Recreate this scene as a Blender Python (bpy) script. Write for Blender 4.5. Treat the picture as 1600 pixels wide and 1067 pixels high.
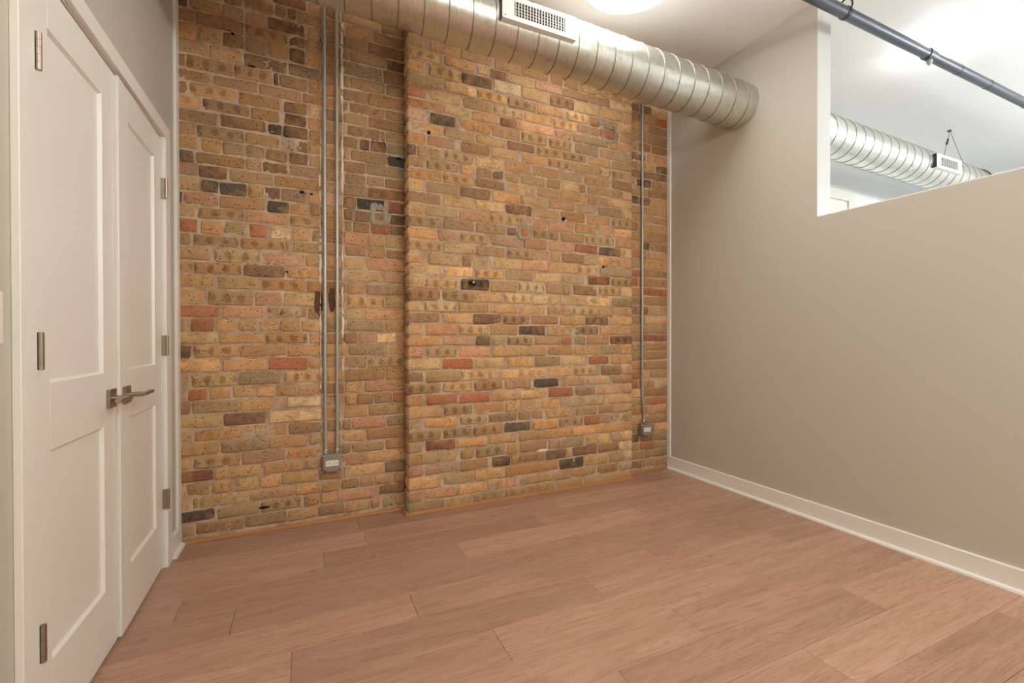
import bpy, math, random
from mathutils import Matrix, Vector

sc = bpy.context.scene
COL = sc.collection
for o in list(bpy.data.objects):
    bpy.data.objects.remove(o)

# ------------------------------------------------------------------ camera
YAW, PITCH, ROLL = math.radians(24.61), math.radians(0.391), math.radians(-0.073)
cy, sy, cp, sp = math.cos(YAW), math.sin(YAW), math.cos(PITCH), math.sin(PITCH)
F = Vector((sy * cp, cy * cp, -sp))
R0 = Vector((cy, -sy, 0))
U0 = R0.cross(F)
RR = R0 * math.cos(ROLL) + U0 * math.sin(ROLL)
UU = U0 * math.cos(ROLL) - R0 * math.sin(ROLL)
cam = bpy.data.cameras.new('camera')
cam.sensor_fit = 'HORIZONTAL'
cam.sensor_width = 36.0
cam.lens = 701.21 / 1600 * 36.0
cam.clip_start = 0.02
camo = bpy.data.objects.new('camera', cam)
COL.objects.link(camo)
M = Matrix.Identity(4)
for i in range(3):
    M[i][0] = RR[i]; M[i][1] = UU[i]; M[i][2] = -F[i]
M[0][3], M[1][3], M[2][3] = 0, 0, 1.086
camo.matrix_world = M
sc.camera = camo

# ------------------------------------------------------------------ world, light levels, exposure
w = bpy.data.worlds.new('world')
sc.world = w
w.use_nodes = True
w.node_tree.nodes['Background'].inputs[0].default_value = (0.8, 0.87, 1.0, 1)
w.node_tree.nodes['Background'].inputs[1].default_value = 0.05
LAMP_MAIN = (20.0, (0.985, 1.0, 0.985))       # strength, colour of the room's ceiling lamp
FILL_REAR = (80.0, (0.985, 1.0, 0.985))       # two added fill globes, unseen behind the viewer
LAMP_NEXT = (60.0, (0.95, 0.98, 1.0))      # small globe of the room beyond
FILL_NEXT = (105.0, (0.90, 0.96, 1.0))      # added fill globes, out of view in the room beyond
sc.view_settings.view_transform = 'Standard'
sc.view_settings.look = 'None'
sc.view_settings.gamma = 1.0
sc.view_settings.exposure = 0.0
sc.view_settings.use_curve_mapping = False

# ------------------------------------------------------------------ key dimensions (metres)
YB, YP = 2.878, 2.768          # brick face of the bays, of the pilaster
XW, XR = -0.617, 2.758         # left and right wall faces
XR2 = 2.878                    # far face of the right wall
ZC = 3.092                     # ceiling
ZH = 1.803                     # top of the half wall
YJ = 1.675                     # where the full-height part of the right wall ends
YREAR = -2.0
XEND = 7.6
YFAR = 2.62


def srgb(r, g, b):
    f = lambda c: c / 12.92 if c <= 0.04045 else ((c + 0.055) / 1.055) ** 2.4
    return (f(r / 255), f(g / 255), f(b / 255), 1)


# ------------------------------------------------------------------ materials
class NT:
    def __init__(self, name):
        self.m = bpy.data.materials.new(name)
        self.m.use_nodes = True
        self.t = self.m.node_tree
        self.b = self.t.nodes['Principled BSDF']

    def n(self, kind, **kw):
        nd = self.t.nodes.new(kind)
        for k, v in kw.items():
            setattr(nd, k, v)
        return nd

    def l(self, a, b):
        self.t.links.new(a, b)

    def noise(self, scale, detail=3, rough=0.55, vec=None, dist=0.0):
        nd = self.n('ShaderNodeTexNoise')
        nd.inputs['Scale'].default_value = scale
        nd.inputs['Detail'].default_value = detail
        nd.inputs['Roughness'].default_value = rough
        nd.inputs['Distortion'].default_value = dist
        if vec is not None:
            self.l(vec, nd.inputs['Vector'])
        return nd.outputs['Fac']

    def ramp(self, fac, stops):
        nd = self.n('ShaderNodeValToRGB')
        el = nd.color_ramp.elements
        while len(el) < len(stops):
            el.new(0.5)
        for e, (p, c) in zip(el, stops):
            e.position = p
            e.color = c if isinstance(c, tuple) else (c, c, c, 1)
        self.l(fac, nd.inputs['Fac'])
        return nd.outputs['Color']

    def mix(self, fac, a, b, mode='MIX'):
        nd = self.n('ShaderNodeMix', data_type='RGBA', blend_type=mode)
        for s, v in ((nd.inputs[0], fac), (nd.inputs[6], a), (nd.inputs[7], b)):
            if hasattr(v, 'is_linked'):
                self.l(v, s)
            else:
                s.default_value = v
        return nd.outputs[2]

    def math(self, op, a, b=None, clamp=False):
        nd = self.n('ShaderNodeMath', operation=op, use_clamp=clamp)
        for s, v in zip(nd.inputs, (a, b)):
            if v is None:
                continue
            if hasattr(v, 'is_linked'):
                self.l(v, s)
            else:
                s.default_value = v
        return nd.outputs[0]

    def bump(self, h, strength=0.3, dist=0.003, normal=None):
        nd = self.n('ShaderNodeBump')
        nd.inputs['Strength'].default_value = strength
        nd.inputs['Distance'].default_value = dist
        self.l(h, nd.inputs['Height'])
        if normal is not None:
            self.l(normal, nd.inputs['Normal'])
        self.l(nd.outputs['Normal'], self.b.inputs['Normal'])
        return nd.outputs['Normal']

    def pos(self):
        return self.n('ShaderNodeNewGeometry').outputs['Position']

    def set(self, **kw):
        for k, v in kw.items():
            s = self.b.inputs[k.replace('_', ' ')]
            if hasattr(v, 'is_linked'):
                self.l(v, s)
            else:
                s.default_value = v
        return self.m


def paint(name, col, rough=0.55, bump=0.06, var=0.03):
    a = NT(name)
    p = a.pos()
    n1 = a.noise(1.3, 2, vec=p)
    c = a.mix(a.ramp(n1, [(0.3, 1 - var), (0.7, 1.0)]), (0, 0, 0, 1), col)
    a.bump(a.noise(320, 2, vec=p), bump, 0.001)
    return a.set(Base_Color=c, Roughness=rough)


def metal(name, col, rough=0.35, metallic=1.0, scale=60):
    a = NT(name)
    p = a.pos()
    n1 = a.noise(scale, 3, vec=p)
    r = a.math('MULTIPLY_ADD', n1, 0.25)
    r.node.inputs[2].default_value = rough - 0.12
    c = a.mix(a.ramp(n1, [(0.3, 0.85), (0.7, 1.0)]), (0, 0, 0, 1), col)
    return a.set(Base_Color=c, Roughness=r, Metallic=metallic)


def plain(name, col, rough=0.6):
    a = NT(name)
    n1 = a.noise(90, 2, vec=a.pos())
    c = a.mix(a.ramp(n1, [(0.3, 0.9), (0.7, 1.0)]), (0, 0, 0, 1), col)
    return a.set(Base_Color=c, Roughness=rough)


def glow(name, strength, col):
    a = NT(name)
    a.set(Base_Color=(0.9, 0.9, 0.9, 1), Roughness=0.4)
    a.b.inputs['Emission Color'].default_value = (*col, 1)
    a.b.inputs['Emission Strength'].default_value = strength
    return a.m


MORTAR = srgb(204, 180, 154)


def brick_material():
    a = NT('brick')
    p = a.pos()
    at = a.n('ShaderNodeAttribute', attribute_name='tint')
    col, spotf = at.outputs['Color'], at.outputs['Alpha']
    rim = a.n('ShaderNodeAttribute', attribute_name='rim').outputs['Fac']
    # broad and fine tone variation of the fired clay
    n_big = a.noise(7, 3, 0.6, p)
    n_mid = a.noise(46, 5, 0.72, p)
    n_pat = a.noise(11, 3, 0.6, p, 0.4)
    col = a.mix(a.ramp(n_pat, [(0.42, 0.0), (0.66, 0.62)]), col, srgb(186, 140, 92))
    c = a.mix(a.ramp(n_big, [(0.3, 0.0), (0.75, 0.5)]), col, a.mix(1.0, col, (0.84, 0.74, 0.66, 1), 'MULTIPLY'))
    c = a.mix(a.ramp(n_mid, [(0.32, 0.5), (0.52, 0.0)]), c, a.mix(1.0, c, (0.70, 0.64, 0.58, 1), 'MULTIPLY'))
    c = a.mix(a.ramp(n_mid, [(0.55, 0.0), (0.8, 0.5)]), c, a.mix(1.0, c, (1.25, 1.22, 1.18, 1), 'MULTIPLY'))
    # round kiss marks from the kiln on some bricks
    uv = a.n('ShaderNodeUVMap', uv_map='brick').outputs['UV']
    sx = a.n('ShaderNodeSeparateXYZ')
    a.l(uv, sx.inputs[0])
    wob = a.math('MULTIPLY', a.noise(14, 2, 0.5, p), 0.5)
    fu = a.math('SUBTRACT', a.math('FRACT', a.math('ADD', sx.outputs[0], wob)), 0.5)
    fv = a.math('SUBTRACT', sx.outputs[1], 0.5)
    d = a.math('SQRT', a.math('ADD', a.math('POWER', fu, 2.0), a.math('POWER', a.math('MULTIPLY', fv, 0.75), 2.0)))
    d = a.math('ADD', d, a.math('MULTIPLY', a.math('SUBTRACT', n_mid, 0.5), 0.22))
    spot = a.math('MULTIPLY', a.ramp(d, [(0.17, 1.0), (0.31, 0.0)]), spotf)
    c = a.mix(a.math('MULTIPLY', spot, 0.8), c, a.mix(1.0, c, (0.50, 0.42, 0.36, 1), 'MULTIPLY'))
    # pits, dark specks and pale specks
    v = a.n('ShaderNodeTexVoronoi')
    v.inputs['Scale'].default_value = 85
    a.l(p, v.inputs['Vector'])
    sep = a.n('ShaderNodeSeparateColor')
    a.l(v.outputs['Color'], sep.inputs[0])
    pick = a.math('GREATER_THAN', sep.outputs[0], 0.74)
    pit = a.math('MULTIPLY', a.ramp(v.outputs['Distance'], [(0.16, 1.0), (0.34, 0.0)]), pick)
    c = a.mix(a.math('MULTIPLY', pit, 0.85), c, srgb(46, 34, 26))
    pale = a.math('MULTIPLY', a.ramp(v.outputs['Distance'], [(0.12, 1.0), (0.25, 0.0)]), a.math('LESS_THAN', sep.outputs[0], 0.05))
    c = a.mix(a.math('MULTIPLY', pale, 0.7), c, srgb(205, 190, 165))
    # mortar smeared over the arrises
    n_sm = a.noise(55, 4, 0.7, p)
    n_sm2 = a.noise(5, 2, 0.5, p)
    edge = a.math('ADD', a.math('MULTIPLY', rim, 0.62), a.math('MULTIPLY', a.math('SUBTRACT', n_sm, 0.5), 1.1))
    edge = a.math('ADD', edge, a.math('MULTIPLY', a.math('SUBTRACT', n_sm2, 0.5), 0.8))
    c = a.mix(a.ramp(edge, [(0.54, 0.0), (0.84, 0.7)]), c, MORTAR)
    h = a.math('SUBTRACT', a.math('MULTIPLY', a.noise(110, 5, 0.7, p), 0.6), a.math('MULTIPLY', pit, 0.9))
    h = a.math('ADD', h, a.math('MULTIPLY', n_mid, 0.8))
    a.bump(h, 0.8, 0.005)
    return a.set(Base_Color=c, Roughness=0.9, Specular_IOR_Level=0.25)


def mortar_material(name='mortar', col=MORTAR, dark=srgb(168, 138, 110)):
    a = NT(name)
    p = a.pos()
    n1 = a.noise(12, 4, 0.6, p)
    n2 = a.noise(150, 4, 0.7, p)
    c = a.mix(a.ramp(n1, [(0.32, 1.0), (0.62, 0.0)]), col, dark)
    c = a.mix(a.ramp(n2, [(0.3, 0.5), (0.5, 0.0)]), c, a.mix(1.0, c, (0.6, 0.55, 0.5, 1), 'MULTIPLY'))
    a.bump(a.math('ADD', n2, a.noise(45, 3, 0.6, p)), 0.7, 0.004)
    return a.set(Base_Color=c, Roughness=0.95, Specular_IOR_Level=0.2)


def wood_floor():
    a = NT('oak_plank')
    oi = a.n('ShaderNodeObjectInfo')
    rnd = oi.outputs['Random']
    p = a.pos()
    off = a.n('ShaderNodeCombineXYZ')
    a.l(a.math('MULTIPLY', rnd, 37.0), off.inputs[0])
    a.l(a.math('MULTIPLY', rnd, 91.0), off.inputs[2])
    add = a.n('ShaderNodeVectorMath', operation='ADD')
    a.l(p, add.inputs[0]); a.l(off.outputs[0], add.inputs[1])
    mp = a.n('ShaderNodeMapping')
    mp.inputs['Scale'].default_value = (1.0, 9.0, 1.0)
    a.l(add.outputs[0], mp.inputs['Vector'])
    mp2 = a.n('ShaderNodeMapping')
    mp2.inputs['Scale'].default_value = (1.3, 105.0, 1.0)
    a.l(add.outputs[0], mp2.inputs['Vector'])
    cath = a.noise(1.6, 3, 0.55, mp.outputs[0], 0.7)
    wv = a.math('SINE', a.math('MULTIPLY', cath, 62.0))
    fine = a.noise(2.2, 4, 0.65, mp2.outputs[0])
    blot = a.noise(2.6, 3, 0.5, mp.outputs[0])
    base = a.mix(rnd, srgb(180, 143, 121), srgb(202, 163, 138))
    c = a.mix(a.ramp(blot, [(0.35, 0.0), (0.68, 0.7)]), base, a.mix(1.0, base, (0.80, 0.74, 0.70, 1), 'MULTIPLY'))
    c = a.mix(a.ramp(wv, [(0.35, 0.0), (1.0, 0.42)]), c, a.mix(1.0, c, (0.70, 0.62, 0.56, 1), 'MULTIPLY'))
    c = a.mix(a.ramp(fine, [(0.36, 0.75), (0.58, 0.0)]), c, a.mix(1.0, c, (0.78, 0.72, 0.68, 1), 'MULTIPLY'))
    kn = a.n('ShaderNodeTexVoronoi')
    kn.inputs['Scale'].default_value = 2.3
    mp3 = a.n('ShaderNodeMapping')
    mp3.inputs['Scale'].default_value = (1.0, 2.4, 1.0)
    a.l(add.outputs[0], mp3.inputs['Vector']); a.l(mp3.outputs[0], kn.inputs['Vector'])
    kd = a.math('ADD', kn.outputs['Distance'], a.math('MULTIPLY', a.math('SUBTRACT', fine, 0.5), 0.03))
    c = a.mix(a.ramp(kd, [(0.015, 0.65), (0.06, 0.0)]), c, srgb(96, 62, 46))
    a.bump(a.math('ADD', fine, a.math('MULTIPLY', wv, 0.08)), 0.12, 0.0012)
    return a.set(Base_Color=c, Roughness=0.42, Specular_IOR_Level=0.4)


def pine():
    a = NT('pine_strip')
    p = a.pos()
    mp = a.n('ShaderNodeMapping')
    mp.inputs['Scale'].default_value = (4.0, 60.0, 120.0)
    a.l(p, mp.inputs['Vector'])
    n1 = a.noise(1.5, 3, 0.6, mp.outputs[0])
    c = a.mix(n1, srgb(206, 150, 92), srgb(168, 108, 58))
    v = a.n('ShaderNodeTexVoronoi'); v.inputs['Scale'].default_value = 5.5
    a.l(p, v.inputs['Vector'])
    c = a.mix(a.ramp(v.outputs['Distance'], [(0.05, 0.8), (0.12, 0.0)]), c, srgb(86, 46, 26))
    return a.set(Base_Color=c, Roughness=0.5)


def galvanised():
    a = NT('galvanised_steel')
    p = a.pos()
    mp = a.n('ShaderNodeMapping')
    mp.inputs['Scale'].default_value = (1.0, 0.35, 0.35)
    a.l(p, mp.inputs['Vector'])
    v = a.n('ShaderNodeTexVoronoi'); v.inputs['Scale'].default_value = 120
    a.l(mp.outputs[0], v.inputs['Vector'])
    sep = a.n('ShaderNodeSeparateColor'); a.l(v.outputs['Color'], sep.inputs[0])
    n1 = a.noise(26, 4, 0.6, p)
    fac = a.math('ADD', a.math('MULTIPLY', sep.outputs[0], 0.45), a.math('MULTIPLY', n1, 0.55))
    c = a.mix(fac, srgb(196, 196, 186), srgb(226, 226, 218))
    r = a.math('MULTIPLY_ADD', fac, 0.14); r.node.inputs[2].default_value = 0.24
    a.bump(a.noise(14, 3, 0.5, p), 0.12, 0.004)
    return a.set(Base_Color=c, Roughness=r, Metallic=1.0)


MT = dict(
    brick=brick_material(), mortar=mortar_material(),
    cement=mortar_material('cement_patch', srgb(178, 163, 142), srgb(150, 134, 113)),
    plaster=mortar_material('old_plaster', srgb(240, 230, 212), srgb(218, 200, 174)),
    soot_shade=plain('dark_cavity', srgb(22, 17, 14), 0.95),
    glue=plain('old_glue', srgb(98, 60, 36), 0.75),
    plank=wood_floor(), pine=pine(), duct=galvanised(),
    wall=paint('greige_paint', srgb(194, 187, 173), 0.5),
    ceil=paint('ceiling_paint', srgb(246, 244, 241), 0.7),
    white=paint('white_trim_paint', srgb(236, 231, 222), 0.32, 0.03, 0.015),
    nwall=paint('white_wall_paint', srgb(236, 237, 238), 0.6),
    jambw=paint('jamb_paint', srgb(208, 208, 206), 0.6),
    nfloor=plain('pale_screed', srgb(206, 206, 204), 0.5),
    subfloor=plain('subfloor', srgb(120, 90, 72), 0.8),
    nickel=metal('satin_nickel', srgb(176, 164, 148), 0.34),
    emt=metal('conduit_steel', srgb(186, 183, 174), 0.40, 0.55),
    boxm=metal('box_steel', srgb(158, 154, 146), 0.45, 0.5),
    seam=metal('seam_steel', srgb(150, 148, 138), 0.5, 0.8),
    screw=metal('screw_steel', srgb(110, 106, 100), 0.35),
    pipe=metal('dark_pipe', srgb(96, 98, 104), 0.40, 0.75),
    black=plain('black_iron', srgb(30, 30, 31), 0.45),
    regw=paint('register_white', srgb(240, 236, 230), 0.35, 0.02, 0.01),
    ivory=plain('ivory_plastic', srgb(238, 228, 212), 0.35),
    slot=plain('slot_dark', srgb(38, 33, 30), 0.7),
    lampon=glow('lamp_diffuser', *LAMP_MAIN), globe=glow('lamp_globe', *LAMP_NEXT),
    fill_rear=glow('rear_fill_globe', *FILL_REAR), fill_next=glow('next_fill_globe', *FILL_NEXT),
)


# ------------------------------------------------------------------ mesh helpers
class MB:
    def __init__(self):
        self.v, self.f, self.s = [], [], []

    def add(self, vs, fs, smooth=False):
        k = len(self.v)
        self.v += [tuple(x) for x in vs]
        self.f += [tuple(i + k for i in f) for f in fs]
        self.s += [smooth] * len(fs)
        return self

    def box(self, x0, x1, y0, y1, z0, z1):
        vs = [(x, y, z) for x in (x0, x1) for y in (y0, y1) for z in (z0, z1)]
        return self.add(vs, [(0, 1, 3, 2), (4, 6, 7, 5), (0, 4, 5, 1), (2, 3, 7, 6), (0, 2, 6, 4), (1, 5, 7, 3)])

    def prism(self, pts, axis, a, b):
        """closed outline pts (2D) extruded along axis from a to b"""
        n = len(pts)

        def P(t, u):
            return {0: (u, t[0], t[1]), 1: (t[0], u, t[1]), 2: (t[0], t[1], u)}[axis]
        vs = [P(t, a) for t in pts] + [P(t, b) for t in pts]
        fs = [(i, (i + 1) % n, n + (i + 1) % n, n + i) for i in range(n)]
        return self.add(vs, fs + [tuple(range(n - 1, -1, -1)), tuple(range(n, 2 * n))])

    def tube(self, path, r, n=12, caps=True, smooth=True):
        """round tube along a list of points; r a number or a list"""
        P = [Vector(p) for p in path]
        rs = r if isinstance(r, (list, tuple)) else [r] * len(P)
        vs, fs = [], []
        up = None
        for i, p in enumerate(P):
            d = (P[min(i + 1, len(P) - 1)] - P[max(i - 1, 0)]).normalized()
            if up is None:
                up = Vector((0, 0, 1)) if abs(d.z) < 0.9 else Vector((0, 1, 0))
            a = d.cross(up).normalized()
            b = a.cross(d).normalized()
            up = b
            for k in range(n):
                t = 2 * math.pi * k / n
                vs.append(p + (a * math.cos(t) + b * math.sin(t)) * rs[i])
        for i in range(len(P) - 1):
            for k in range(n):
                k2 = (k + 1) % n
                fs.append((i * n + k, i * n + k2, (i + 1) * n + k2, (i + 1) * n + k))
        self.add(vs, fs, smooth)
        if caps:
            self.add(vs[:n], [tuple(range(n - 1, -1, -1))])
            self.add(vs[-n:], [tuple(range(n))])
        return self

    def lathe(self, c, prof, n=48, smooth=True):
        """profile of (radius, z) turned about the vertical through c"""
        vs = [(c[0] + r * math.cos(2 * math.pi * k / n), c[1] + r * math.sin(2 * math.pi * k / n), c[2] + z)
              for r, z in prof for k in range(n)]
        fs = [(i * n + k, i * n + (k + 1) % n, (i + 1) * n + (k + 1) % n, (i + 1) * n + k)
              for i in range(len(prof) - 1) for k in range(n)]
        return self.add(vs, fs, smooth)

    def build(self, name, mat, parent=None, bevel=0.0, loc=None):
        me = bpy.data.meshes.new(name)
        me.from_pydata(self.v, [], self.f)
        me.polygons.foreach_set('use_smooth', self.s)
        me.materials.append(MT[mat])
        me.update()
        o = bpy.data.objects.new(name, me)
        COL.objects.link(o)
        if parent is not None:
            o.parent = parent
        if loc is not None:
            o.location = loc
        if bevel:
            b = o.modifiers.new('bevel', 'BEVEL')
            b.width = bevel; b.segments = 2; b.limit_method = 'ANGLE'
        return o


def tag(o, label, cat, kind=None, group=None):
    o['label'] = label
    o['category'] = cat
    if kind:
        o['kind'] = kind
    if group:
        o['group'] = group
    return o


def empty(name, loc=(0, 0, 0)):
    o = bpy.data.objects.new(name, None)
    o.empty_display_size = 0.05
    COL.objects.link(o)
    o.location = loc
    return o


def rnd_rect(w, h, r, n=4):
    pts = []
    for cx, cz, a0 in ((w / 2 - r, h / 2 - r, 0), (-w / 2 + r, h / 2 - r, 90), (-w / 2 + r, -h / 2 + r, 180), (w / 2 - r, -h / 2 + r, 270)):
        for i in range(n + 1):
            a = math.radians(a0 + 90 * i / n)
            pts.append((cx + r * math.cos(a), cz + r * math.sin(a)))
    return pts


# ================================================================== THE SETTING
# ---- floor: a slab with loose-laid oak planks, 1.187 m long in courses of 0.183 m
fl = MB().box(-1.3, XEND, YREAR - 0.12, 3.05, -0.10, -0.012).build('floor', 'subfloor')
tag(fl, 'pinkish brown oak plank floor of the whole room', 'floor', 'structure')
PW, PL = 0.183, 1.187
ENDS = {4: 0.288, 3: 0.074, 2: -0.470, 1: -0.262, 0: 0.394, -1: -0.05, -2: 0.627, -3: 0.140, -4: 0.921, -5: 0.385}
rng = random.Random(11)


def plank(x0, x1, y0, y1):
    g = 0.0006
    dz = rng.uniform(-0.0003, 0.0003)
    x0, x1, y0, y1 = x0 + g, x1 - g, y0 + g, y1 - g
    c = 0.0009
    cx, cyy = (x0 + x1) / 2, (y0 + y1) / 2
    vs = []
    for z, i in ((-0.012, 0), (-c, 0), (dz, c)):
        vs += [(x0 + i - cx, y0 + i - cyy, z), (x1 - i - cx, y0 + i - cyy, z), (x1 - i - cx, y1 - i - cyy, z), (x0 + i - cx, y1 - i - cyy, z)]
    fs = [(a * 4 + k, a * 4 + (k + 1) % 4, a * 4 + 4 + (k + 1) % 4, a * 4 + 4 + k) for a in (0, 1) for k in range(4)] + [(8, 9, 10, 11)]
    return MB().add(vs, fs).build('plank', 'plank', fl, loc=(cx, cyy, 0))


for k in range(-20, 7):
    y0 = 1.732 + k * PW
    y1 = min(y0 + PW, YB - 0.002)
    if y1 - y0 < 0.03 or y1 < YREAR:
        continue
    e = ENDS.get(k, rng.uniform(-0.5, 0.6))
    while e > -0.75:
        e -= PL
    while e < XR:
        a, b = max(e, -0.75), min(e + PL, XR)
        if b - a > 0.02:
            plank(a, b, max(y0, YREAR), y1)
        e += PL

ce = MB().box(-1.3, XEND, YREAR - 0.12, 3.05, ZC, ZC + 0.12).build('ceiling', 'ceil')
tag(ce, 'smooth off-white painted ceiling', 'ceiling', 'structure')

# ---- left wall with the closet opening
DY0, DY1, DZ = 1.488, 2.609, 2.034
wl = MB()
wl.box(XW - 0.12, XW, YREAR, DY0 - 0.018, -0.012, ZC)
wl.box(XW - 0.12, XW, DY1 + 0.018, 3.03, -0.012, ZC)
wl.box(XW - 0.12, XW, DY0 - 0.018, DY1 + 0.018, DZ + 0.018, ZC)
wl = wl.build('wall_left', 'wall')
tag(wl, 'grey painted left wall above and beside the closet doors', 'wall', 'structure')
wr = MB()
wr.box(-1.3, XEND, YREAR - 0.12, YREAR, -0.012, ZC)
wr = wr.build('wall_rear', 'wall')
tag(wr, 'plain greige wall behind the viewer, out of the picture', 'wall', 'structure')
cl = MB().box(-1.3, -1.28, 0.9, 3.03, -0.012, ZC).build('wall_closet', 'wall')
tag(cl, 'back wall of the closet hidden behind the double doors', 'wall', 'structure')

# ---- right wall: full height near the brick, a half wall towards the viewer
pts = [(YREAR, -0.012), (3.03, -0.012), (3.03, ZC), (YJ, ZC), (YJ, ZH), (YREAR, ZH)]
rw = MB().prism(pts, 0, XR, XR2).build('wall_right', 'wall')
tag(rw, 'greige painted partition wall with a high opening cut into it', 'wall', 'structure')
# white jamb board lining the end of the full-height part and the cap of the half wall
jb = MB().box(XR + 0.001, XR2 + 0.004, YJ - 0.004, YJ, ZH + 0.006, ZC - 0.001).build('trim_1', 'jambw')
tag(jb, 'white painted upright edge of the wall opening', 'trim', 'structure')
jc = MB().box(XR + 0.001, XR2 + 0.004, YREAR, YJ - 0.005, ZH, ZH + 0.005).build('trim_2', 'nwall')
tag(jc, 'white cap on top of the half wall', 'trim', 'structure')

# ---- the room beyond the partition
bw = MB()
bw.box(XR2, XEND, YFAR, YFAR + 0.12, -0.012, ZC)
bw.box(XEND, XEND + 0.12, YREAR, YFAR + 0.12, -0.012, ZC)
bw = bw.build('wall_beyond', 'nwall')
tag(bw, 'white wall of the bright room seen through the opening', 'wall', 'structure')

fb = MB().box(XR2 + 0.001, XEND, YREAR, YFAR, -0.011, 0.0).build('floor_beyond', 'nfloor')  # unseen piece, added pale to bounce light onto the ceiling above it
tag(fb, 'pale floor of the bright room, hidden behind the half wall', 'floor', 'structure')

d3 = empty('door_3', (4.33, YFAR, 0))
tag(d3, 'white cased door in the bright room beyond, only its top corner showing', 'door', 'structure')
X0, X1, ZT = 3.88 - 4.33, 4.785 - 4.33, 2.412
MB().box(X1, X1 + 0.092, -0.022, 0, 0, ZT + 0.092).build('casing', 'white', d3, 0.002)
MB().box(X0 - 0.092, X0, -0.022, 0, 0, ZT + 0.092).build('casing', 'white', d3, 0.002)
MB().box(X0, X1, -0.022, 0, ZT, ZT + 0.092).build('casing', 'white', d3, 0.002)
MB().box(X0 + 0.006, X1 - 0.006, -0.006, -0.001, 0.01, ZT - 0.006).build('door_leaf', 'white', d3)

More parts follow.
